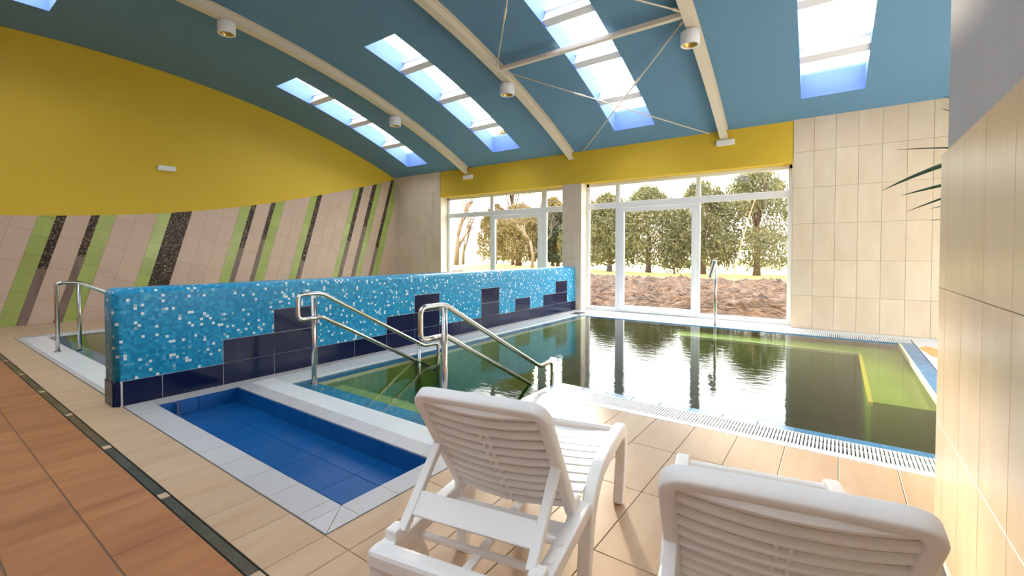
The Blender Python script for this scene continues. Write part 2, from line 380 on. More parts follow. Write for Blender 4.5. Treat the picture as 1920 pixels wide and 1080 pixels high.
# stairs
for k in range(5):
    y0 = PY0 + LIP + .27 * k
    box('stair_tread', (PX0 + LIP + .016, y0, ZB), (PXA - .06, y0 + .27, -.10 - .125 * k), 'pool_tile', pool)
    lay('stair_tile', pool, rng(PX0 + LIP + .02, PXA - .06, .25), [y0 + .003, y0 + .267], -.092 - .125 * k, 'pool_tile', th=.008, g=.005)
# water body
wv = [(PX0, PY0), (PXA, PY0), (PXA, PYN), (PXR - .15, PYN), (PXR - .15, PY1), (PX0, PY1)]
n = len(wv); v = [(x, y, ZB - .02) for x, y in wv] + [(x, y, ZW) for x, y in wv]
f = [tuple(range(n))[::-1], tuple(range(n, 2 * n))] + [(i, (i + 1) % n, n + (i + 1) % n, n + i) for i in range(n)]
ob('pool_water', me('pool_water', v, f, 'water'), None, (0, 0, 0), None, 'still greenish water of the main pool mirroring the windows', 'water')
# second pool behind the divider
QX0, QX1, QY0 = -10.02, -5.2, 1.50
pool2 = empty('pool_basin', (0, 0, 0), 'second pool behind the blue mosaic divider', 'pool')
box('pool_floor', (QX0 - .2, QY0 - .3, ZB - .1), (QX1, PY1 + .3, ZB), 'pool_floor', pool2)
box('pool_wall', (QX0 - .2, QY0 - .2, ZB), (QX0 + .02, YW - .02, -.05), 'pool_tile', pool2); box('pool_wall', (QX0, QY0 - .2, ZB), (QX1, QY0 + .18, -.05), 'pool_tile', pool2)
box('pool_wall', (QX0, PY1, ZB), (QX1, YW - .02, -.05), 'pool_tile', pool2)
for i, x in enumerate(rng(QX0, QX1, .25)[:-1]):
    tile('lip_tile', pool2, (x + .002, QY0, -.05), (1, 0, 0), (0, 1, 0), (0, 0, 1), .246, .17, .03, 'lip_blue')
v = [(x, y, z) for z in (ZB - .02, ZW) for x, y in ((QX0, QY0), (QX1 - .005, QY0), (QX1 - .005, PY1), (QX0, PY1))]
ob('pool_water', me('pool_water', v, BOXF, 'water'), None, (0, 0, 0), None, 'greenish water of the pool behind the divider', 'water')
# gutter of the second pool: smooth white tiles, grating on the left edge
gut2 = empty('pool_gutter', (0, 0, 0), 'glossy white edge gutter of the pool behind the divider', 'gutter')
lay('edge_tile', gut2, rng(-10.26, QX1, .3), [1.185, 1.235], .0, 'coping_tile', g=.002)
box('bed', (-10.26, 1.235, -.1), (QX1, QY0, -.012), 'grout_light', gut2)
lay('gutter_tile', gut2, rng(-10.22, QX1, 1.25), [1.237, QY0], -.006, 'white_tile', th=.006, g=.0015)
box('bed', (-10.26, QY0, -.1), (QX0, YW - .02, -.02), 'gutter_dark', gut2)
s = MB()
for i in range(int((PY1 - QY0) / .03)): s.box((-10.24, QY0 + .03 * i, -.02), (QX0 - .01, QY0 + .03 * i + .017, -.004))
s.build('grating', 'grate_white', gut2, kind='stuff')
lay('edge_tile', gut2, [-10.30, -10.24], rng(1.24, 9.3, .3), .002, 'coping_tile', g=.002)

# gratings of the main pool
gut = empty('pool_gutter', (0, 0, 0), 'white slotted overflow grating around the main pool', 'gutter')
for (a, b) in (((-4.80, 2.155), (PX0, PY1 + .4)), ((-4.8, 2.155), (PXA + .25, PY0)), ((PXA, PY0), (-1.98, 3.63)), ((PXA, 3.627), (PXR - .15, PYN)), ((PX0, PY1), (PXR + .02, PY1 + .42))):
    box('trough', (a[0], a[1], -.1), (b[0], b[1], -.03), 'gutter_dark', gut)
def slats(x0, x1, y0, y1, along, pitch=.022, wd=.013, z=-.002, single=False):
    L = (x1 - x0) if along == 'x' else (y1 - y0); n = int(L / pitch)
    if single:
        d = me('grating_slat', boxv((0, y0, -.028), (wd, y1, z)), BOXF, 'grate_white')
        for i in range(n): ob('grating_slat', d, gut, (x0 + pitch * i, 0, 0))
        return
    s = MB()
    for i in range(n):
        if along == 'x': s.box((x0 + pitch * i, y0, -.028), (x0 + pitch * i + wd, y1, z))
        else: s.box((x0, y0 + pitch * i, -.028), (x1, y0 + pitch * i + wd, z))
    s.build('grating', 'grate_white', gut, kind='stuff')
slats(-2.0, PXR - .15, 3.632, PYN - .004, 'x', single=True)
slats(-4.79, PX0, 2.39, PY1 + .02, 'y'); slats(-4.79, -2.0, 2.16, PY0 - .004, 'x', pitch=.018, wd=.012)
slats(PXA + .004, -1.985, PY0, 3.62, 'y'); slats(PX0, PXR + .02, PY1 + .01, PY1 + .40, 'x', pitch=.026, wd=.016)
for (a, b) in (((PXA, 3.63), (-1.98, 3.884)),): box('corner_plate', (a[0], a[1], -.028), (b[0], b[1], -.003), 'grate_white', gut)
for y in (3.632, 3.76, PYN - .008): box('slat_carrier', (-2.0, y, -.03), (PXR - .15, y + .008, -.006), 'grate_white', gut)
for y in (2.16, 2.26, PY0 - .01): box('slat_carrier', (-4.79, y, -.03), (-2.0, y + .008, -.004), 'grate_white', gut)
for x in (-4.79, -4.64, PX0 - .01): box('slat_carrier', (x, 2.2, -.03), (x + .008, PY1, -.004), 'grate_white', gut)
# tile strip between divider and grating; strip along the windows
lay('edge_tile', floor, [-4.918, -4.80], rng(2.155, PY1 + .4, .3), 0, 'coping_tile', g=.003)
slab(-4.92, -4.8, 2.15, YW, m='grout_light', z1=-.007)
slab(-4.92, 3.4, PY1 + .42, YW + .5, m='white_slab', z1=-.001)
ob('rust_stain', me('rust_stain', [(1.02 + .09 * math.cos(a) * (1 + .3 * math.sin(3 * a)), 8.1 + .42 * math.sin(a), .0015) for a in [i * math.pi / 10 for i in range(20)]] , [tuple(range(20))], 'stain_orange'), floor)

# --- foot bath ---------------------------------------------------------------
bath = empty('foot_bath', (-3.41, 1.67, 0), 'shallow empty blue-tiled foot bath with pale coping beside the divider', 'foot bath')
def bt(o): o.location = Vector(o.location) - Vector((-3.41, 1.67, 0)); return o
BX0, BX1, BY0, BY1 = -4.75, -2.064, 1.364, 2.012
bt(box('basin_bed', (BX0 - .1, BY0 - .1, -.2), (BX1 + .1, BY1 + .1, -.146), 'grout_blue', bath))
for (a, b) in (((-4.92, 1.18), (BX0, 2.155)), ((BX1, 1.18), (-1.91, 2.155)), ((BX0, 1.18), (BX1, BY0)), ((BX0, BY1), (BX1, 2.155))):
    bt(box('basin_rim', (a[0], a[1], -.2), (b[0], b[1], -.008), 'grout_blue', bath))
def btile(name, org, U, V, N, w_, h_, th, m): return bt(tile(name, bath, org, U, V, N, w_, h_, th, m))
fx = merge([-2.54 + .49 * i for i in range(-4, 1)], [BX0, BX1]); fy = [BY0, 1.515, 1.778, BY1]
for i in range(len(fx) - 1):
    for j in range(3): btile('basin_tile', (fx[i] + .002, fy[j] + .002, -.146), (1, 0, 0), (0, 1, 0), (0, 0, 1), fx[i + 1] - fx[i] - .004, fy[j + 1] - fy[j] - .004, .006, 'basin_blue')
for x0, x1 in zip(fx[:-1], fx[1:]):
    btile('basin_tile', (x0 + .002, BY1, -.139), (1, 0, 0), (0, 0, 1), (0, -1, 0), x1 - x0 - .004, .130, .006, 'basin_blue')
    btile('basin_tile', (x0 + .002, BY0, -.139), (1, 0, 0), (0, 0, 1), (0, 1, 0), x1 - x0 - .004, .130, .006, 'basin_blue')
for y0, y1 in ((BY0, 1.68), (1.68, BY1)):
    btile('basin_tile', (BX0, y0 + .002, -.139), (0, 1, 0), (0, 0, 1), (1, 0, 0), y1 - y0 - .004, .130, .006, 'basin_blue')
    btile('basin_tile', (BX1, y0 + .002, -.139), (0, 1, 0), (0, 0, 1), (-1, 0, 0), y1 - y0 - .004, .130, .006, 'basin_blue')
g = .003
def cop(pts): bt(poly_tile('coping_tile', bath, [(x, y, -.008) for x, y in pts], (0, 0, 1), .009, 'coping_tile'))
cx = [-4.92 + .105] + [-4.72 + .2955 * i for i in range(0, 9)]
cx = merge([-4.92], [-4.73], [-2.16 - .2985 * i for i in range(0, 9)], [BX1])
for x0, x1 in zip(cx[:-1], cx[1:]):
    cop([(x0 + g / 2, 1.182), (x1 - g / 2, 1.182), (x1 - g / 2, BY0), (x0 + g / 2, BY0)])
    cop([(x0 + g / 2, BY1), (x1 - g / 2, BY1), (x1 - g / 2, 2.153), (x0 + g / 2, 2.153)])
cop([(BX1 + g / 2, 1.182), (-1.914, 1.182), (BX1 + g / 2, BY0 - g)]); cop([(-1.912, 1.186), (-1.912, BY0), (BX1 + g, BY0)])
for y0, y1 in ((BY0, 1.61), (1.61, 1.86), (1.86, 2.153)): cop([(BX1, y0 + g), (-1.912, y0 + g), (-1.912, y1), (BX1, y1)])
for y0, y1 in ((BY0, 1.61), (1.61, 1.86), (1.86, BY1)): cop([(-4.918, y0 + g), (BX0, y0 + g), (BX0, y1), (-4.918, y1)])
sp = bt(MB().tube([(-4.70, 1.50, -.135), (-4.70, 1.50, -.02)], .016, 12).build('overflow_pipe', 'steel', bath, smooth=False))
bt(MB().tube([(-4.70, 1.50, -.022), (-4.70, 1.50, -.012)], .02, 12).build('pipe_cap', 'steel', bath))

# --- divider wall -------------------------------------------------------------
DX0, DX1, DY0, DY1, DZ = -5.20, -4.92, 1.123, YW, 1.0
bm = bmesh.new(); bmesh.ops.create_cube(bm, size=1)
bmesh.ops.scale(bm, vec=(DX1 - DX0, DY1 - DY0, DZ), verts=bm.verts); bmesh.ops.translate(bm, vec=((DX0 + DX1) / 2, (DY0 + DY1) / 2, DZ / 2), verts=bm.verts)
ed = [e for e in bm.edges if (all(v.co.z > .9 for v in e.verts) and not all(v.co.y > 5 for v in e.verts)) or (all(v.co.y < 2 for v in e.verts) and abs(e.verts[0].co.z - e.verts[1].co.z) > .5)]
bmesh.ops.bevel(bm, geom=ed, offset=.055, segments=5, profile=.5, affect='EDGES')
d = bpy.data.meshes.new('wall_divider'); bm.to_mesh(d); bm.free(); d.materials.append(MATS['blue_mosaic'])
for p in d.polygons: p.use_smooth = True
divider = ob('wall_divider', d, None, (0, 0, 0), 'structure')
dm = divider.modifiers.new('n', 'WEIGHTED_NORMAL'); dm.keep_sharp = True
ZR = [0, .213, .447, .70]
ys = merge([DY0 + .055], [1.459 + .499 * i for i in range(17)], [DY1]); ys = [y for y in ys if y <= DY1]
def ntile(y0, y1, r):
    tile('navy_tile', divider, (DX1 - .001, y0 + .0025, ZR[r] + .0025), (0, 1, 0), (0, 0, 1), (1, 0, 0), y1 - y0 - .005, ZR[r + 1] - ZR[r] - .005, .006, 'navy_tile')
box('grout_bed', (DX1 - .002, DY0 + .04, 0), (DX1 + .0015, DY1, .213), 'grout_light', divider)
for y0, y1 in zip(ys[:-1], ys[1:]): ntile(y0, y1, 0)
Yg = lambda i: 1.459 + .499 * i
for i, rows in ((1, 1), (2, 2), (5, 1), (6, 2), (9, 2), (11, 1), (13, 1), (14, 2)):
    box('grout_bed', (DX1 - .002, Yg(i) - .001, .2), (DX1 + .0015, Yg(i + 1) + .001, ZR[rows + 1] + .001), 'grout_light', divider)
    for r in range(1, rows + 1): ntile(Yg(i), Yg(i + 1), r)
tile('navy_tile', divider, (DX0 + .03, DY0 + .001, .002), (1, 0, 0), (0, 0, 1), (0, -1, 0), DX1 - DX0 - .06, .209, .006, 'navy_tile')
box('corner_tile', (DX1 - .034, DY0 + .006, .002), (DX1 + .003, DY0 + .052, .211), 'navy_tile', divider, bevel=.012)
box('corner_tile', (DX0 - .003, DY0 + .006, .002), (DX0 + .034, DY0 + .052, .211), 'navy_tile', divider, bevel=.012)

# --- window wall ---------------------------------------------------------------
YB = YW + .34
mb = MB()
HZ = 2.90
zt = cz(YW) + .35
mb.box((-11.5, YW, -.1), (-9.24, YB, zt)); mb.box((-9.24, YW, HZ), (-5.255, YB, zt)); mb.box((-5.255, YW, -.1), (-4.79, YB, zt)); mb.box((-4.79, YW, HZ), (-.66, YB, zt)); mb.box((-.66, YW, -.1), (3.4, YB, zt))
wall = mb.build('wall_far', 'yellow_paint', kind='structure')
rows = [0, .572, 1.183, 1.814, 2.434, 3.055, cz(YW) + .01]
def wtiles(x0, x1, xs, top=None, y=YW):
    rr = rows if not top else [z for z in rows if z < top] + [top]
    box('tile_bed', (x0, y - .004, 0), (x1, y, rr[-1]), 'grout_dark', wall)
    for i in range(len(xs) - 1):
        for j in range(len(rr) - 1):
            tile('wall_tile', wall, (xs[i] + .0015, y - .004, rr[j] + .0015), (1, 0, 0), (0, 0, 1), (0, -1, 0), xs[i + 1] - xs[i] - .003, rr[j + 1] - rr[j] - .003, .008, 'wall_tile')
wtiles(-.66, 3.2, merge([-.66 + .3025 * i for i in range(13)], [3.2]))
wtiles(-11.22, -9.24, merge([-9.24 - .302 * i for i in range(7)], [-11.22]))
wtiles(-5.255, -4.79, [-5.255, -4.953, -4.79], top=HZ)
# cream jamb linings
for k, (x0, x1) in enumerate(((-9.24, -9.225), (-5.27, -5.255), (-4.79, -4.775), (-.675, -.66))):
    box('trim_%d' % (k + 1), (x0, YW - .004, 0), (x1, YF + .01, HZ), 'cream_paint', kind='structure')

def window(name, x0, x1, mull, leaf):
    """mull: list of (x0,x1) mullions; leaf: (outer x0, inner x0, inner x1, outer x1) door leaf"""
    wn = empty(name, ((x0 + x1) / 2, YF, 0), kind='structure'); ox = (x0 + x1) / 2
    def B(nm, a, b, m='window_white', bv=.006): return box(nm, (a[0] - ox, a[1] - YF, a[2]), (b[0] - ox, b[1] - YF, b[2]), m, wn, bevel=bv)
    T0, T1 = 2.318, 2.446
    B('frame_jamb', (x0, YF, 0), (x0 + .068, YF + .07, HZ)); B('frame_jamb', (x1 - .068, YF, 0), (x1, YF + .07, HZ))
    B('frame_head', (x0, YF, HZ - .07), (x1, YF + .07, HZ)); B('frame_sill', (x0, YF - .005, 0), (x1, YF + .07, .085))
    B('transom', (x0, YF - .004, T0), (x1, YF + .07, T1))
    for a, b in mull: B('mullion', (a, YF - .002, .0), (b, YF + .07, HZ))
    a, b, c, d_ = leaf
    B('door_stile', (a, YF - .02, .02), (b, YF + .05, T0 - .01)); B('door_stile', (c, YF - .02, .02), (d_, YF + .05, T0 - .01))
    B('door_rail', (a, YF - .021, T0 - .1), (d_, YF + .05, T0 - .008)); B('door_rail', (a, YF - .021, .015), (d_, YF + .05, .15))
    cuts = [x0 + .068] + [q for p in mull for q in p] + [x1 - .068]
    for i in range(0, len(cuts), 2):
        p, q = cuts[i], cuts[i + 1]
        B('pane', (p - .01, YF + .03, T1 - .01), (q + .01, YF + .036, HZ - .06), 'glass', 0)
        if a - .02 < (p + q) / 2 < d_ + .02: B('pane', (b - .01, YF + .012, .14), (c + .01, YF + .018, T0 - .09), 'glass', 0)
        else: B('pane', (p - .01, YF + .03, .075), (q + .01, YF + .036, T0 + .01), 'glass', 0)
        for (za, zb) in ((.085, T0), (T1, HZ - .07)):
            B('glazing_bead', (p, YF + .008, za), (p + .012, YF + .03, zb)); B('glazing_bead', (q - .012, YF + .008, za), (q, YF + .03, zb))
    return wn
window('window_1', -4.775, -.675, [(-4.057, -3.977), (-2.335, -2.27)], (-3.977, -3.86, -2.425, -2.335))
window('window_2', -9.225, -5.27, [(-7.638, -7.543), (-6.005, -5.878)], (-7.543, -7.467, -6.118, -6.005))

# --- left wall -------------------------------------------------------------------
mb = MB(); ysl = [-4.2 + .4 * i for i in range(36)]
vv = []; ff = []
for i, y in enumerate(ysl):
    x = lwx(y)
    for (dx, z) in ((0, -.1), (0, cz(y) + .3), (-.25, cz(y) + .3), (-.25, -.1)): vv.append((x + dx, y, z))
for i in range(len(ysl) - 1):
    for j in range(4):
        a = i * 4 + j; b = i * 4 + (j + 1) % 4; ff.append((a, b, b + 4, a + 4))
lw = ob('wall_left', me('wall_left', vv, ff, 'yellow_paint'), None, (0, 0, 0), 'structure'); fixn(lw.data)
TOPC = [(-4, 1.90), (0, 1.93), (1.238, 1.971), (1.895, 2.003), (2.64, 2.061), (3.49, 2.149), (4.47, 2.30), (5.61, 2.529), (6.96, 2.87), (8.57, 3.326), (9.45, 3.61)]
def topz(y):
    for (a, za), (b, zb) in zip(TOPC[:-1], TOPC[1:]):
        if a <= y <= b: return za + (zb - za) * (y - a) / (b - a)
    return TOPC[-1][1]
# dark joint bed following the wavy upper edge
vv = []; ff = []; yb = [-1 + .2 * i for i in range(52)] + [9.36]
for y in yb: vv += [(lwx(y) + .002, y, 0), (lwx(y) + .002, y, topz(y))]
for i in range(len(yb) - 1): ff.append((2 * i, 2 * i + 2, 2 * i + 3, 2 * i + 1))
ob('tile_bed', me('tile_bed', vv, ff, 'grout_dark'), lw)
CT, ST = .9643, .2647
def uv2(u, v): return (CT * u + ST * v, -ST * u + CT * v)          # -> (y, z)
def clip(poly, fn):
    out = []
    for i in range(len(poly)):
        p, q = poly[i], poly[(i + 1) % len(poly)]; a, b = fn(p), fn(q)
        if a >= 0: out.append(p)
        if a * b < 0: t = a / (a - b); out.append((p[0] + (q[0] - p[0]) * t, p[1] + (q[1] - p[1]) * t))
    return out
WN = Vector((1, -.09, 0)).normalized()
def slant(u0, u1, v0, v1, m, name, g=.003):
    P = [uv2(u0 + g / 2, v0 + g / 2), uv2(u1 - g / 2, v0 + g / 2), uv2(u1 - g / 2, v1 - g / 2), uv2(u0 + g / 2, v1 - g / 2)]
    c0 = min(p[0] for p in P); c1 = max(p[0] for p in P)
    if c1 < -.6 or c0 > 9.36: return
    P = clip(P, lambda p: p[1] - .002); 
    if len(P) >= 3: P = clip(P, lambda p: 9.355 - p[0])
    if len(P) < 3: return
    c0 = min(p[0] for p in P); c1 = max(p[0] for p in P); z0, z1 = topz(c0), topz(c1); dz = (z1 - z0) / max(c1 - c0, 1e-4)
    P = clip(P, lambda p: z0 + dz * (p[0] - c0) - p[1])
    if len(P) < 3: return
    A = abs(sum(P[i][0] * P[(i + 1) % len(P)][1] - P[(i + 1) % len(P)][0] * P[i][1] for i in range(len(P)))) / 2
    if A < .0012: return
    poly_tile(name, lw, [(lwx(y) + .002, y, z) for y, z in P], WN, .008, m)
B_, G_, M_ = 'b', 'g', 'm'
cols = [(B_, .20, .505, 0), (B_, .505, .81, 0), (B_, .81, 1.1126, 0), (G_, 1.1126, 1.338, 0), (M_, 1.338, 1.467, 1.446), (B_, 1.467, 1.788, 0), (M_, 1.788, 1.906, 1.798), (G_, 1.906, 2.139, 0),
        (B_, 2.139, 2.4425, 0), (B_, 2.4425, 2.77, 0), (G_, 2.77, 2.984, 0), (M_, 2.984, 3.333, 0), (B_, 3.333, 3.63, 0), (B_, 3.63, 3.927, 0), (B_, 3.927, 4.225, 0), (G_, 4.225, 4.434, 0),
        (M_, 4.434, 4.545, 2.728), (B_, 4.545, 4.851, 0), (M_, 4.851, 4.949, 3.056), (G_, 4.949, 5.159, 0), (B_, 5.159, 5.449, 0), (B_, 5.449, 5.738, 0), (G_, 5.738, 5.914, 0), (M_, 5.914, 6.031, 2.793),
        (B_, 6.031, 6.315, 0), (B_, 6.315, 6.598, 0), (B_, 6.598, 6.882, 0), (G_, 6.882, 7.029, 0), (M_, 7.029, 7.144, 3.67), (B_, 7.144, 7.408, 0), (M_, 7.408, 7.531, 4.22), (G_, 7.531, 7.691, 0),
        (B_, 7.691, 7.955, 0), (M_, 7.955, 8.058, 3.73), (G_, 8.058, 8.25, 0), (B_, 8.25, 8.54, 0), (B_, 8.54, 8.83, 0), (B_, 8.83, 9.1, 0), (B_, -.1, .2, 0), (B_, -.4, -.1, 0), (B_, -.7, -.4, 0)]
for t, u0, u1, e in cols:
    if t == B_:
        off = .294 if int(u0 * 3) % 2 else .294
        for k in range(-2, 10): slant(u0, u1, off + .6 * k, off + .6 * (k + 1), 'slant_tile', 'wall_tile')
    elif t == G_:
        for k in range(-5, 15): slant(u0, u1, .96 + .354 * k, .96 + .354 * (k + 1), 'green_tile', 'green_tile')
    else:
        lo = e if e else -1.0
        v = lo
        while v < 6: slant(u0, u1, v, v + .6, 'pebble_mosaic', 'pebble_strip', g=.001); v += .6
        if e:
            v = e
            while v > -3: slant(u0, u1, v - .9, v, 'plank_tile', 'plank_tile', g=.002); v -= .9

# --- near right wall with tiles ---------------------------------------------------
nw = box('wall_near', (XN, -4.2, -.1), (XN + .24, 2.83, cz(1.7) + .3), 'grey_paint', kind='structure')
YE = 2.84
yj = merge([YE, 2.672], [2.365 - .305 * i for i in range(9)])
zj = [.0, .54, 1.144, 1.75]
box('tile_bed', (XN - .014, yj[0], 0), (XN, YE, 1.75), 'grout', nw)
for i in range(len(yj) - 1):
    for j in range(3):
        tile('wall_tile', nw, (XN - .014, yj[i] + .001, zj[j] + .001), (0, 1, 0), (0, 0, 1), (-1, 0, 0), yj[i + 1] - yj[i] - .002, zj[j + 1] - zj[j] - .002, .006, 'near_tile')
box('baseboard_near', (XN - .026, -1, 0), (XN - .018, YE, .012), 'white_tile', kind='structure')
# walls out of view that close the room
mb = MB()
mb.box((3.2, 2.6, 2.9), (3.45, YB, 5.4)); mb.box((3.2, 2.6, -.1), (3.45, 3.4, 2.9)); mb.box((3.2, 8.6, -.1), (3.45, YB, 2.9))
mb.build('wall_right', 'cream_paint', kind='structure')
wr = empty('window_20', (3.3, 6, 0), kind='structure')  # unseen window, added to brighten the far tiled wall
for y in (-2.6, -.9, .85, 2.54): box('mullion', (-.03, y, 0), (.04, y + .06, 2.9), 'window_white', wr)
for y in (-2.54, -.84, .91): box('pane', (0, y, 0), (.008, y + 1.64, 2.9), 'glass', wr)
for z in (0, 2.84): box('frame_rail', (-.03, -2.6, z), (.04, 2.6, z + .06), 'window_white', wr)
box('wall_rear', (-12.8, -4.45, -.1), (XN + .3, -4.2, 5.4), 'cream_paint', kind='structure')
box('wall_side', (XN + .24, 2.55, -.1), (3.3, 2.83, 5.5), 'cream_paint', kind='structure')

# --- ceiling with skylight openings ------------------------------------------------
SKY = [(-9.74 - .41, -9.74 + .41, 5.12, 8.95), (-6.59 - .405, -6.59 + .405, 5.08, 8.93), (-3.37 - .415, -3.37 + .415, 5.08, 8.89), (-.12 - .415, -.12 + .415, 5.08, 8.87),
       (-10.42 - .375, -10.42 + .375, -2.2, 1.69), (-7.22 - .40, -7.22 + .40, -3.5, 1.69), (-4.02 - .40, -4.02 + .40, -3.5, 1.69), (-.82 - .40, -.82 + .40, -3.5, 1.69)]  # last three skylights are unseen, added to light the loungers and foreground
def sx(x, y): return x + KS * (y - 9.0)
xsb = merge([-13.0, 3.6], [v for s in SKY for v in s[:2]]); ysb = merge([-4.4 + .35 * i for i in range(41)], [YW + .2], [v for s in SKY for v in s[2:]])
ysb = [y for y in ysb if y <= YW + .21]
vv = [(sx(x, y), y, cz(y)) for y in ysb for x in xsb]; ff = []; nx = len(xsb)
for j in range(len(ysb) - 1):
    for i in range(nx - 1):
        xc, yc = (xsb[i] + xsb[i + 1]) / 2, (ysb[j] + ysb[j + 1]) / 2
        if any(s[0] < xc < s[1] and s[2] < yc < s[3] for s in SKY): continue
        a = j * nx + i; ff.append((a, a + nx, a + nx + 1, a + 1))
cl = ob('ceiling', me('ceiling', vv, ff, 'ceiling_blue', True), None, (0, 0, 0), 'structure')
# roof slab above, so that no light leaks (same openings)
RD = .40
vv2 = [(x, y, z + RD) for x, y, z in vv]
ob('roof_deck', me('roof_deck', vv2, ff, 'grey_paint'), cl)
for k, (x0, x1, y0, y1) in enumerate(SKY):
    wn = empty('window_%d' % (k + 3), (0, 0, 0), kind='structure')
    yy = [y0] + [y for y in ysb if y0 < y < y1] + [y1]
    for nm, X in (('reveal_side', x0), ('reveal_side', x1)):
        v = []; f = []
        for y in yy: v += [(sx(X, y), y, cz(y)), (sx(X, y), y, cz(y) + RD)]
        for i in range(len(yy) - 1): f.append((2 * i, 2 * i + 2, 2 * i + 3, 2 * i + 1))
        ob(nm, me(nm, v, f, 'reveal_blue', True), wn)
    for y in (y0, y1):
        ob('reveal_end', me('reveal_end', [(sx(x0, y), y, cz(y)), (sx(x1, y), y, cz(y)), (sx(x1, y), y, cz(y) + RD), (sx(x0, y), y, cz(y) + RD)], [(0, 1, 2, 3)], 'reveal_blue'), wn)
    cb = [5.98, 7.03, 8.07] if k < 4 else [-1.2, -.2, .8]
    for y in cb:
        sl = -math.atan2(y - CY, math.sqrt(CR ** 2 - (y - CY) ** 2)); m = MB()
        m.box((sx(x0, y), -.075, .03), (sx(x1, y), .075, .05)); m.box((sx(x0, y), -.02, .05), (sx(x1, y), .02, .22)); m.box((sx(x0, y), -.06, .22), (sx(x1, y), .06, .24))
        o = m.build('purlin', 'purlin_white', wn, loc=(0, y, cz(y))); o.rotation_euler.x = sl
    v = []; f = []
    for y in yy: v += [(sx(x0, y), y, cz(y) + RD - .03), (sx(x1, y), y, cz(y) + RD - .03)]
    for i in range(len(yy) - 1): f.append((2 * i, 2 * i + 1, 2 * i + 3, 2 * i + 2))
    ob('pane', me('pane', v, f, 'glass'), wn)

# ================================================================== ROOF STEEL
LAB = {0: 'cream curved roof beam nearest the yellow left wall', 1: 'cream curved roof beam in the middle, carrying the brace struts', 2: 'cream curved roof beam nearest the right-hand tiled wall'}
beams = []
for k, (X, yend) in enumerate(((-8.22, -2.0), (-5.02, 0.5), (-1.78, 2.5))):
    b = empty('roof_beam', (X, YW - .03, cz(YW) - .17), LAB[k], 'beam', 'curved roof beams'); L0 = Vector((X, YW - .03, cz(YW) - .17))
    yy = [YW - .03 - .3 * i for i in range(60)]; yy = [y for y in yy if y > yend - 2]
    def strip(nm, xa, xb, za, zb):
        v = []; f = []
        for y in yy:
            x = X + KS * (y - 9.3)
            for (p, q) in ((xa, za), (xb, za), (xb, zb), (xa, zb)): v.append(Vector((x + p, y, cz(y) + q)) - L0)
        for i in range(len(yy) - 1):
            for j in range(4):
                a = i * 4 + j; c = i * 4 + (j + 1) % 4; f.append((a, c, c + 4, a + 4))
        e = (len(yy) - 1) * 4; f += [(0, 1, 2, 3), (e + 3, e + 2, e + 1, e)]
        d = me(nm, v, f, 'beam_cream'); fixn(d); ob(nm, d, b)
    strip('bottom_flange', -.07, .07, -.175, -.16); strip('web', -.008, .008, -.16, -.012); strip('top_flange', -.07, .07, -.012, .004)
    beams.append(b)
def bxp(k, y): return (-8.22, -5.02, -1.78)[k] + KS * (y - 9.3)
# round can downlights
LL = [(0, 3.33, 'round white can downlight under the left beam, high above the divider end'), (0, 6.85, 'round white can downlight under the left beam, nearer the window wall'), (1, 6.77, 'round white can downlight under the middle beam'), (2, 6.70, 'round white can downlight under the beam by the right skylight')]
lamp0 = None
def lathe(prof, n=24):
    v = []; f = []
    for r, z in prof:
        for j in range(n): a = 2 * math.pi * j / n; v.append((r * math.cos(a), r * math.sin(a), z))
    for i in range(len(prof) - 1):
        for j in range(n): f.append((i * n + j, i * n + (j + 1) % n, (i + 1) * n + (j + 1) % n, (i + 1) * n + j))
    return v, f
for k, y, lb in LL:
    z = cz(y) - .175
    t = empty('downlight', (bxp(k, y) - .03, y, z), lb, 'lamp', 'can downlights on the beams')
    if lamp0 is None:
        v, f = lathe([(.0, 0), (.125, 0), (.13, -.008), (.13, -.185), (.125, -.19), (.1, -.19), (.098, -.18)]); d1 = me('housing', v, f, 'plastic_white', True)
        v, f = lathe([(.098, -.18), (.07, -.09), (0, -.08)]); d2 = me('reflector', v, f, 'lamp_inside', True)
        v, f = lathe([(0, -.15), (.016, -.15), (.022, -.12), (.02, -.08)], 10); d3 = me('bulb', v, f, 'plastic_white', True)
        d4 = me('clamp', boxv((.02, -.012, -.01), (.036, .012, .19)), BOXF, 'beam_cream'); lamp0 = (d1, d2, d3, d4)
    for nm, d in zip(('housing', 'reflector', 'bulb', 'clamp'), lamp0): ob(nm, d, t)
# brace strut and tie rods
ys_ = 6.43; zz = cz(ys_) - .12
xa, xb = bxp(1, ys_), bxp(2, ys_)
st = empty('brace_strut', ((xa + xb) / 2, ys_, zz), 'straight cream strut bridging the two right-hand roof beams', 'strut')
box('bar', (xa - (xa + xb) / 2 + .02, -.04, -.035), (xb - (xa + xb) / 2 - .02, .04, .035), 'beam_cream', st, bevel=.008)
for s_ in (-1, 1): box('gusset_plate', (s_ * (xb - xa) / 2 - .04 * s_ - .035, -.09, -.01), (s_ * (xb - xa) / 2 - .04 * s_ + .035, .09, .01), 'beam_cream', st)
rods = [((xa + .04, ys_ + .08, zz), (-2.04, YW - .05, cz(YW) - .03), 'thin tie rod from the middle beam down to the wall by the right beam'),
        ((xb - .04, ys_ + .08, zz), (-4.74, YW - .02, cz(YW) - .02), 'thin tie rod from the right beam down to the yellow wall above the pillar'),
        ((xa + .04, ys_ - .08, zz), (-2.2, 3.4, cz(3.4) - .12), 'thin tie rod running back from the middle beam towards the camera'),
        ((xb - .04, ys_ - .08, zz), (-4.5, 3.4, cz(3.4) - .12), 'thin tie rod running back from the right beam, top edge of the view')]
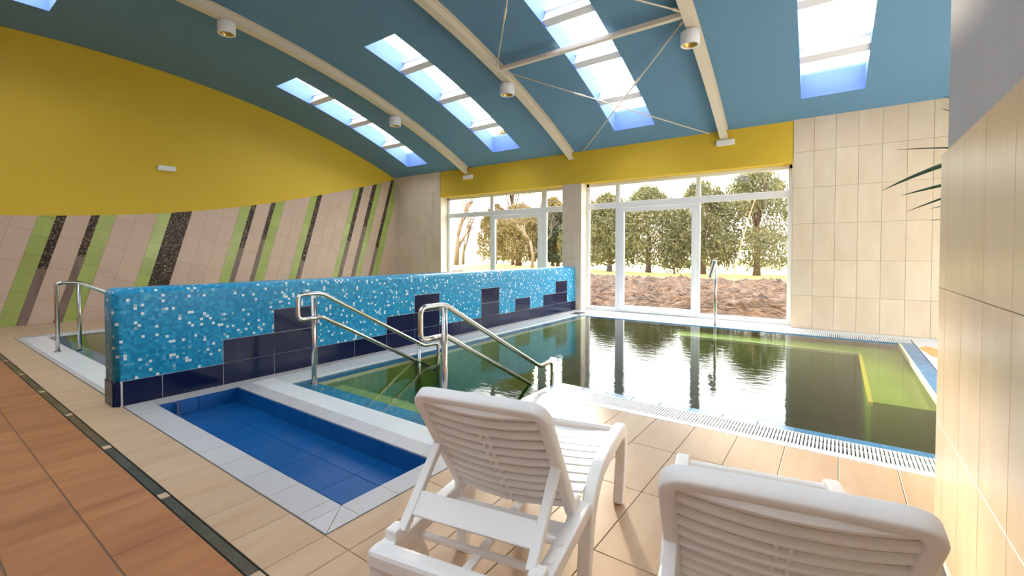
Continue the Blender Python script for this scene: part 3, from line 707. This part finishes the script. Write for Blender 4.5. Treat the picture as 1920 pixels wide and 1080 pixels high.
for a, b, lb in rods:
    a, b = Vector(a), Vector(b); t = empty('tie_rod', tuple(a), lb, 'tie rod'); D = b - a
    MB().tube([(0, 0, 0), tuple(D)], .011, 8).build('rod', 'beam_cream', t, smooth=True)
    MB().tube([tuple(D * .0), tuple(D.normalized() * .16)], .02, 8).build('fork_end', 'beam_cream', t)
    MB().tube([tuple(D * .33), tuple(D * .33 + D.normalized() * .22)], .019, 8).build('turnbuckle', 'beam_cream', t)
# emergency lights
def emlight(lb, loc, rz):
    t = empty('emergency_light', loc, lb, 'light', 'emergency lights', rz=rz)
    box('housing', (-.16, -.055, -.055), (.16, 0, .055), 'plastic_white', t, bevel=.012)
    box('lens', (-.145, -.062, -.04), (.145, -.054, .042), 'led_lens', t, bevel=.004)
    for i in range(8): box('led', (-.13 + .035 * i, -.066, -.008), (-.112 + .035 * i, -.06, .010), 'window_white', t)
emlight('white emergency light box on the big yellow wall', (lwx(3.62) + .002, 3.62, 3.12), R(90) - math.atan(.09) )
emlight('small white emergency light at the end of the left beam', (-8.18, YW - .001, 3.37), 0)
emlight('white emergency light with LED lens at the end of the right beam', (-1.76, YW - .001, 3.39), 0)

# ================================================================== HANDRAILS
RT = .0215
def handrail(lb, X, sgn, dy, ext):
    t = empty('handrail', (X, 2.545 + dy, 0), lb, 'handrail', 'stainless pool handrails'); O = Vector((X, 2.545 + dy, 0)); rx = -.055 * sgn
    up = [(rx, 2.60, .655), (rx, 2.35, .655), (rx, 2.35, .90), (rx, 2.60, .90), (rx, 4.005, .128), (rx, 4.245, .128), (rx, 4.245, -.6)]
    P = [Vector((p[0], p[1] - 2.545, p[2])) for p in up]
    loop = [P[0]] + fillet(P[0:7], .06)[1:]
    MB().tube(loop, RT, 12).build('upper_rail', 'steel', t, smooth=True)
    lo = [(rx, .06, .655), (rx, .06 + 1.62, .655 - 1.62 * .549)]
    MB().tube(fillet([(rx, .045, .655), (rx, .07, .652), (rx, 1.65, .652 - 1.58 * .549)], .03), RT, 12).build('lower_rail', 'steel', t, smooth=True)
    MB().tube([(0, 0, -.06), (0, 0, .885)], .024, 14).build('post', 'steel', t, smooth=True)
    MB().tube([(0, 0, -.022), (0, 0, -.012)], .04, 16).build('base_flange', 'steel', t)
    for z in (.845, .60): MB().tube(fillet([(0, 0, z), (rx * .9, .01, z), (rx, .02, z + .04)], .02), .008, 8).build('bracket', 'steel', t, smooth=True)
    if ext: MB().tube([(rx, 3.912 - 2.545, -.6), (rx, 3.912 - 2.545, .175)], .02, 12).build('end_post', 'steel', t, smooth=True)
    return t
handrail('stainless double handrail beside the divider, leading down the pool stairs', -4.30, -1, 0, True)
handrail('stainless double handrail at the right of the pool stairs, behind the front lounger', -2.445, 1, -.03, False)
t = empty('handrail', (-8.38, 1.35, 0), 'stainless handrail at the far left, entering the pool behind the divider', 'handrail', 'stainless pool handrails')
MB().tube(fillet([(0, 0, -.01), (0, 0, .91), (0, .21, .91), (0, 1.5, .20), (0, 1.75, .2), (0, 1.75, -.4)], .05), .024, 12).build('rail', 'steel', t, smooth=True)
MB().tube([(0, .215, -.02), (0, .215, .90)], .022, 12).build('post', 'steel', t, smooth=True)
for y in (0, .215): MB().tube([(0, y, -.008), (0, y, .003)], .042, 16).build('base_flange', 'steel', t)
# slim spout post at the far pool edge
t = empty('pool_spout', (-1.79, 8.76, 0), 'slim stainless post with a slanted flat head at the far pool edge', 'pool spout')
MB().tube([(0, 0, -.03), (0, 0, 1.12)], .024, 14).build('post', 'steel', t, smooth=True)
o = box('spout_head', (-.04, -.03, -.17), (.03, .03, .17), 'window_white', t, bevel=.012); o.location = (-.035, -.04, 1.02); o.rotation_euler = (0, R(15), 0)  # steel head coloured white to stand in for its bright reflection
o2 = box('spout_slot', (-.012, -.034, -.155), (.0, -.029, .155), 'dark', t); o2.location = (-.035, -.04, 1.02); o2.rotation_euler = (0, R(15), 0)

# ================================================================== LOUNGERS
def lounger(label, loc, rz):
    t = empty('sun_lounger', loc, label, 'sun lounger', 'white plastic sun loungers', rz=rz); M = 'plastic_white'
    HW = .30
    for s_ in (-1, 1):
        xo, xi = s_ * HW, s_ * (HW - .052)
        m = MB(); path = fillet([(0, 1.185, 0), (0, 1.262, .22), (0, 1.262, .375), (0, 1.02, .385), (0, .72, .375), (0, .585, .27), (0, .53, 0)], .14, 7)
        path = [(p.y, p.z) for p in path]; tt = [.022 + .014 * min(1, z / .25) for y, z in path]
        m.ribbon(path, min(xo, xi), max(xo, xi), tt); m.build('side_arch', M, t, smooth=False, bevel=.008)
        m = MB(); path = fillet([(0, .04, 0), (0, .0, .2), (0, .0, .30), (0, .2, .30), (0, .56, .30)], .06, 5); path = [(p.y, p.z) for p in path]
        xr0, xr1 = s_ * (HW - .005), s_ * (HW - .06)
        m.ribbon(path, min(xr0, xr1), max(xr0, xr1), [.02 + .008 * min(1, z / .25) for y, z in path]); m.build('rear_rail', M, t, bevel=.007)
        m = MB(); path = [(.12, .27), (.2, .23), (.235, .16), (.24, 0)]
        m.ribbon(path, min(xr0, xr1) + .01, max(xr0, xr1) - .01, .02); m.build('rear_leg', M, t, bevel=.006)
        for y in (.16, .26): MB().tube([(s_ * .268, y, .326), (s_ * .268, y, .333)], .011, 10).build('bolt', M, t)
        m = MB().box((-.024, -.03, -.02), (.024, .03, .028)); m.build('notch_block', M, t, loc=(s_ * .262, .07, .335), bevel=.008)
        m = MB().box((-.014, -.045, -.05), (.014, .045, .05)); m.build('hinge_block', M, t, loc=(s_ * .245, .485, .32), bevel=.008)
    # rear bar, shelf, rods
    MB().box((-HW, -.035, .265), (HW, .035, .332)).build('rear_bar', M, t, bevel=.016)
    MB().box((-.25, .33, .268), (.25, .45, .29)).build('cross_shelf', M, t, bevel=.008)
    MB().box((-.25, .175, .262), (.25, .197, .284)).build('cross_rod', M, t, bevel=.005)
    MB().box((-.016, .03, .255), (.016, 1.2, .272)).build('centre_bar', M, t, bevel=.004)
    # seat slats, sagging a little in the middle
    def slat(nm, w_, d_, y, z, sag, tilt, th=.013):
        v = []; n_ = 10; ca, sa = math.cos(tilt), math.sin(tilt)
        for i in range(n_ + 1):
            x = -w_ + 2 * w_ * i / n_; sg = sag * (1 - (x / w_) ** 2)
            for (a, b) in ((-d_, -th), (d_, -th), (d_, th), (-d_, th)): v.append((x, a * ca - b * sa, a * sa + b * ca - sg))
        f = [(i * 4 + j, i * 4 + (j + 1) % 4, i * 4 + 4 + (j + 1) % 4, i * 4 + 4 + j) for i in range(n_) for j in range(4)] + [(0, 1, 2, 3), (n_ * 4 + 3, n_ * 4 + 2, n_ * 4 + 1, n_ * 4)]
        d = me(nm, v, f, M); fixn(d); o = ob(nm, d, t, (0, y, z)); return o
    for i in range(10):
        y = .545 + .0665 * i; z = .335 + .035 * max(0, (y - .5) / .7) + .012 * math.sin((y - .5) / .75 * math.pi)
        slat('seat_slat', .252, .027, y, z, .018, .04, .007)
    MB().box((-.252, 1.205, .33), (.252, 1.25, .385)).build('foot_bar', M, t, bevel=.014)
    # backrest: plane from hinge (y .485, z .33) to top (y .155, z .83)
    D = Vector((0, .155 - .485, .83 - .33)); Lb = D.length; D.normalize(); Nn = Vector((0, -D.z, D.y))      # Nn points to the rear
    br = empty('backrest', (0, .485, .33)); br.parent = t
    ang = math.atan2(D.y, D.z)                                     # rotate local z to D about x
    br.rotation_euler.x = -ang
    Wb = .262
    # frame: rounded U of a flat section
    pts = fillet([(Wb - .02, 0, 0), (Wb - .02, 0, Lb - .03), (-(Wb - .02), 0, Lb - .03), (-(Wb - .02), 0, 0)], .055, 7)
    fine = [pts[0]]
    for a, b in zip(pts[:-1], pts[1:]):
        k_ = max(1, int((b - a).length / .03))
        for j in range(1, k_ + 1): fine.append(a.lerp(b, j / k_))
    pts = [p for i, p in enumerate(fine) if i == 0 or (p - fine[i - 1]).length > 1e-4]
    v = []; f = []
    for i, p in enumerate(pts):
        a = pts[max(i - 1, 0)]; b = pts[min(i + 1, len(pts) - 1)]; d_ = ((b - p).normalized() + (p - a).normalized()).normalized(); nrm = Vector((d_.z, 0, -d_.x))
        for (q, y) in ((-.016, -.024), (-.010, -.03), (.016, -.03), (.022, -.024), (.022, .018), (.016, .024), (-.010, .018), (-.016, .012)):
            v.append(p - nrm * q + Vector((0, y, 0)))
    n_ = len(pts); e8 = 8
    f = [(i * e8 + j, i * e8 + (j + 1) % e8, (i + 1) * e8 + (j + 1) % e8, (i + 1) * e8 + j) for i in range(n_ - 1) for j in range(e8)] + [tuple(range(e8)), tuple(n_ * e8 - 1 - j for j in range(e8))]
    d = me('frame', v, f, M, True); fixn(d); ob('frame', d, br)
    # louvre slats bulging to the rear (local -y is the rear)
    n_ = 14
    for r_ in range(11):
        zc = .035 + r_ * (Lb - .102) / 10; v = []
        for i in range(n_ + 1):
            x = -.232 + .464 * i / n_; bu = -.022 * (1 - (x / .232) ** 2)
            for (y, z) in ((.014, -.031), (.004, -.031), (-.002, .004), (-.022, .010), (-.022, .020), (-.010, .031), (.006, .026)): v.append((x, y + bu, zc + z - .006 * (1 - (x / .232) ** 2)))
        k6 = 7; f = [(i * k6 + j, i * k6 + (j + 1) % k6, (i + 1) * k6 + (j + 1) % k6, (i + 1) * k6 + j) for i in range(n_) for j in range(k6)] + [tuple(range(k6)), tuple(n_ * k6 + j for j in range(k6))[::-1]]
        d = me('back_slat', v, f, M); fixn(d); ob('back_slat', d, br)
    m = MB().box((-.02, -.040, .02), (-.008, -.018, Lb * .74)).box((.008, -.040, .02), (.02, -.018, Lb * .74)).box((-.01, -.03, .02), (.01, -.018, Lb * .74)); m.build('centre_rib', M, br, bevel=.004)
    # prop: two struts and a cross panel
    for s_ in (-1, 1):
        x0, x1 = s_ * .222, s_ * .256
        m = MB().ribbon([(.335, .575), (.235, .46), (.085, .345)], min(x0, x1), max(x0, x1), .013); 
        P0, P1 = Vector((0, .30, .565)), Vector((0, .075, .345))
        m = MB().ribbon([(P0.y, P0.z), ((P0.y + P1.y) / 2, (P0.z + P1.z) / 2), (P1.y, P1.z)], min(x0, x1), max(x0, x1), .014)
        m.build('prop_strut', M, t, bevel=.005)
    m = MB().ribbon([(.175, .4425), (.115, .384)], -.225, .225, .009); m.build('prop_panel', M, t, bevel=.004)
    return t
LB1 = 'white plastic sun lounger with raised slatted back, beside the foot bath'
lounger(LB1, (-.955, 1.0, 0), R(11))
lounger('white plastic sun lounger with raised slatted back, against the beige tiled wall', (-.045, .915, 0), R(11))

# ================================================================== YUCCA behind the near wall
pl = empty('potted_yucca', (1.18, 4.35, 0), 'spiky dark green yucca whose leaves reach out past the near tiled wall', 'plant')
v, f = lathe([(0, .0), (.15, 0), (.2, .36), (.21, .4), (.185, .4), (.18, .36), (0, .355)], 20); ob('pot', me('pot', v, f, 'pot_clay', True), pl)
v, f = lathe([(0, .365), (.18, .36)], 20); ob('soil', me('soil', v, f, 'pot_soil'), pl)
MB().tube([(0, 0, .34), (.02, .01, 1.0), (-.01, -.02, 1.9), (-.02, -.02, 2.15)], [.05, .045, .04, .03], 10).build('trunk', 'bark', pl, smooth=True)
def blade(base, tip, wd, droop=0.0, m='leaf_dark'):
    base, tip = Vector(base), Vector(tip); D = tip - base; side = D.cross(Vector((0, 0, 1))).normalized(); upv = side.cross(D).normalized(); v = []; n_ = 10
    sd_ = (side * .55 + upv * .83)
    for i in range(n_ + 1):
        q = i / n_; p = base + D * q + Vector((0, 0, droop * 4 * q * (1 - q))); wdt = wd * (.55 + .45 * math.sin(min(1, q * 2.2) * math.pi / 2)) * (1 - q ** 3.2)
        v += [p - sd_ * wdt, p - upv.cross(sd_) * 0 + D.normalized().cross(sd_) * (wdt * .18), p + sd_ * wdt]
    f = []
    for i in range(n_):
        for j in range(2): a = i * 3 + j; f.append((a, a + 1, a + 4, a + 3))
    o = ob('leaf', me('leaf', v, f, m, True), pl); md = o.modifiers.new('s', 'SOLIDIFY'); md.thickness = .002
O = Vector((1.18, 4.35, 0))
for b, tp, wd, dr in [((1.12, 4.3, 1.93), (.326, 4.2, 2.033), .008, .02), ((1.14, 4.3, 2.02), (.246, 4.2, 1.75), .024, .06), ((1.14, 4.3, 1.86), (.354, 4.2, 1.708), .02, .02), ((1.14, 4.3, 1.9), (.384, 4.2, 1.594), .014, .01),
                  ((1.15, 4.3, 1.74), (.503, 4.2, 1.606), .012, .01), ((1.15, 4.3, 1.6), (.51, 4.2, 1.526), .01, .0), ((1.12, 4.3, 1.98), (.562, 4.2, 2.36), .02, .02), ((1.12, 4.3, 2.0), (.55, 4.2, 2.28), .016, .0)]:
    blade(Vector(b) - O, Vector(tp) - O, wd, dr)
for i in range(16):
    a = random.uniform(-1.4, 1.9); L = random.uniform(.5, .8); z0 = random.uniform(1.7, 2.1)
    blade((0, 0, z0), (math.cos(a) * L, math.sin(a) * L, z0 + random.uniform(-.2, .45)), .022, .04)

# ================================================================== OUTSIDE
GZ = -.1
ob('ground', me('ground', [(-70, 24, GZ), (40, 24, GZ), (40, 120, GZ), (-70, 120, GZ)], [(0, 1, 2, 3)], 'grass'), None, (0, 0, 0), 'structure')
box('terrace_edge', (-14, YB, -.3), (5, YB + .3, -.12), 'grey_paint', kind='structure')
nxg, nyg = 260, 260; vv = []; ff = []
for j in range(nyg + 1):
    q = j / nyg; y = YB + .2 + (26 - YB) * (q ** 1.6)
    for i in range(nxg + 1):
        x = -34 + 44 * i / nxg; e = min(1, (y - YB) / 2.5)
        h = .10 * (1 - abs(mnoise.noise((x * 1.7, y * 1.5, 11))) * 2) ** 2 + .13 * (1 - abs(mnoise.noise((x * 4.1, y * 3.7, 17))) * 2) ** 3 + .12 * mnoise.noise((x * .8, y * 1.0, 0)) + .16 * mnoise.noise((x * 2.2, y * 2.4, 3)) + .09 * mnoise.noise((x * 5.5, y * 5, 7)) + .08 * max(0, math.sin(y * 2.1 + mnoise.noise((x * .3, y * .3, 5)) * 4))
        vv.append((x, y, GZ - .02 + e * (h - .05) - max(0, (y - 24.5)) * .15))
for j in range(nyg):
    for i in range(nxg): a = j * (nxg + 1) + i; ff.append((a, a + 1, a + nxg + 2, a + nxg + 1))
ob('soil_field', me('soil_field', vv, ff, 'dirt'), None, (0, 0, 0), 'stuff', 'churned brown earth outside between the windows and the lawn', 'soil')

def evergreen(label, x, y, h, wd, seed, m='foliage', nq=13000, trunk_r=.2, zb=.55, leaf=.14):
    rnd = random.Random(seed); t = empty('evergreen_tree', (x, y, GZ), label, 'tree', 'trees beyond the lawn')
    mb = MB(); mb.tube([(0, 0, -.1), (.02, 0, .5), (0, .03, h * .35), (.03, 0, h * .8)], [trunk_r * 1.25, trunk_r, trunk_r * .7, .03], 8); mb.build('trunk', 'bark', t, smooth=True)
    mb = MB()
    blobs = []
    for i in range(44):
        q = rnd.random(); z = zb + (h - zb) * (q ** .85); rr = wd * max(.12, (1 - ((z - zb) / (h - zb)) ** 2.2)) ** .6 * .82
        a = rnd.uniform(0, 6.28); r0 = rr * math.sqrt(rnd.random()); blobs.append((Vector((r0 * math.cos(a), r0 * math.sin(a), z)), rnd.uniform(.3, .62) * wd * .45))
    for c, rb in blobs[::2]:
        mb.tube([(0, 0, max(.3, c.z * .45)), tuple(c * .6 + Vector((0, 0, c.z * .2))), tuple(c)], [.07, .04, .012], 5)
    mb.build('branches', 'bark', t)
    v = []; f = []; i = 0
    while i < nq:
        q = rnd.random() ** .8; z = zb + (h - zb) * q; rr = wd * max(.05, 1 - q ** 2.6) ** .55 * (.80 + .20 * min(1, q / .15)); a = rnd.uniform(0, 6.28); r0 = rr * rnd.random() ** .42
        p = Vector((r0 * math.cos(a), r0 * math.sin(a), z)); den = mnoise.noise(p * .75 + Vector((seed * 7.3, 0, 0))) + .55 * mnoise.noise(p * 2.1 + Vector((0, seed * 3.1, 0)))
        if den < rnd.uniform(-.35, .35): 
            i += .34; continue
        i += 1
        p += Vector((rnd.gauss(0, .1), rnd.gauss(0, .1), rnd.gauss(0, .14)))
        u = Vector((rnd.gauss(0, .6), rnd.gauss(0, .6), rnd.gauss(0, 1))).normalized(); q2 = u.orthogonal().normalized(); s1 = leaf * rnd.uniform(.5, 1.2); s2 = s1 * .42; k = len(v)
        v += [p - u * s1, p + q2 * s2, p + u * s1, p - q2 * s2]; f.append((k, k + 1, k + 2, k + 3))
    o = ob('foliage', me('foliage', v, f, m), t, kind='stuff'); return t
ET = [('dense evergreen tree at the left edge of the large window', -14.6, 33.4, 6.0, 2.3, 1), ('broad evergreen tree with forked trunk behind the glass door', -11.4, 33.1, 6.1, 2.9, 2), ('evergreen tree just right of the glass door', -7.5, 32.7, 6.2, 2.2, 3),
      ('large round evergreen tree behind the leaning stake', -4.2, 32.4, 6.7, 2.7, 4)]
for lb, x, y, h, wd, sd_ in ET: evergreen(lb, x, y, h, wd, sd_)
evergreen('small pale shrub between two evergreens behind the glass door', -9.2, 32.0, 3.4, 1.3, 9, m='foliage', nq=3000, trunk_r=.05, zb=.4)
evergreen('golden evergreen tree left of centre in the far left window', -36.2, 46.7, 7.6, 2.5, 5, m='foliage_dry', nq=12000, zb=.6, leaf=.16)
evergreen('rounded evergreen with short trunk in the middle of the left window', -30.0, 43.0, 7.0, 3.4, 6, m='foliage_dry', nq=15000, trunk_r=.35, leaf=.16)
evergreen('golden feathery tree behind the spreading bare tree', -26.6, 45.0, 7.6, 2.9, 12, m='foliage_dry', nq=12000, zb=.6, leaf=.17)
evergreen('dark evergreen bush at the right of the left window', -24.2, 42.0, 5.6, 2.4, 7, m='foliage_deep', nq=12000, leaf=.15)
evergreen('distant evergreen row tree above the shrubs, between windows', -19.0, 38.0, 6.2, 2.6, 8, m='foliage', nq=12000, leaf=.14)
evergreen('evergreen tree at the far right beyond the window edge', -.2, 35.0, 6.0, 2.4, 10, nq=5000)
def bare(label, x, y, h, seed, r0=.2, m='bark_pale', lean=0.0, spread=.6, depth=4):
    rnd = random.Random(seed); t = empty('bare_tree', (x, y, GZ), label, 'tree', 'bare trees beyond the lawn'); tk = MB(); br = MB()
    def grow(p, d, L, r, k):
        q = p + d * L * .5 + Vector((rnd.gauss(0, .05), 0, 0)) * L; e = q + (d + Vector((rnd.gauss(0, .15), rnd.gauss(0, .15), .05))).normalized() * L * .5
        (tk if k == 0 else br).tube([p, q, e], [r, r * .85, r * .68], 6 if k < 2 else 4)
        if k >= depth: return
        for i in range(3 if k else 3):
            a = rnd.uniform(0, 6.28); nd = (d + Vector((math.cos(a), math.sin(a), 0)) * spread * rnd.uniform(.6, 1.3) + Vector((0, 0, .15))).normalized()
            grow(e if i < 2 else q, nd, L * rnd.uniform(.6, .8), r * .55, k + 1)
    grow(Vector((0, 0, -.1)), Vector((lean, 0, 1)).normalized(), h * .38, r0, 0)
    tk.build('trunk', m, t, smooth=True); br.build('branches', m, t, smooth=True)
bare('pale bare tree trunk at the left edge of the left window', -37.4, 40.5, 9.5, 21, r0=.34, spread=.5)
bare('slim forked bare tree at the left of the left window', -39.0, 43.5, 8.5, 22, r0=.2, spread=.45)
bare('large spreading bare tree at the right of the left window', -21.6, 33.0, 7.0, 23, r0=.15, lean=-.12, spread=.95, depth=6)
evergreen('tall tree added to shade the orange floor, slim trunk showing in the left window', -32.6, 45.5, 16.5, 3.7, 24, m='foliage_dry', nq=26000, trunk_r=.22, zb=9.0, leaf=.24)  # added tree: crown out of view keeps sun off the orange floor
bare('thin bare tree between the evergreens of the large window', -8.9, 38.0, 7.6, 25, r0=.1, spread=.4)
t = empty('garden_stake', (-4.95, 29.0, GZ), 'long pale leaning stake in front of the round evergreen', 'stake')
MB().tube([(0, 0, -.1), (.18, 0, 1.0), (.55, 0, 2.6), (1.15, 0, 4.8)], [.035, .035, .03, .025], 6).build('pole', 'stake', t)
t = empty('garden_shed', (-.55, 44.5, GZ), 'small red shed at the right edge of the large window', 'shed')
box('walls', (-1.5, -1, 0), (1.5, 1, 2.2), 'shed_red', t); MB().add([(-1.7, -1.2, 2.1), (1.7, -1.2, 2.1), (1.7, 1.2, 2.1), (-1.7, 1.2, 2.1), (-1.7, 0, 3.0), (1.7, 0, 3.0)], [(0, 1, 5, 4), (2, 3, 4, 5), (0, 4, 3), (1, 2, 5), (0, 3, 2, 1)]).build('roof', 'shed_roof', t)
t = empty('garden_fence', (-52, 62, GZ), 'pale boundary fence far away in the left window', 'fence')
for i in range(14): box('post', (-18 + 3 * i - .08, -.08, 0), (-18 + 3 * i + .08, .08, 1.9), 'fence_pale', t)
for z in (.3, .9, 1.5): box('rail', (-18, -.03, z), (21, .03, z + .35), 'fence_pale', t)
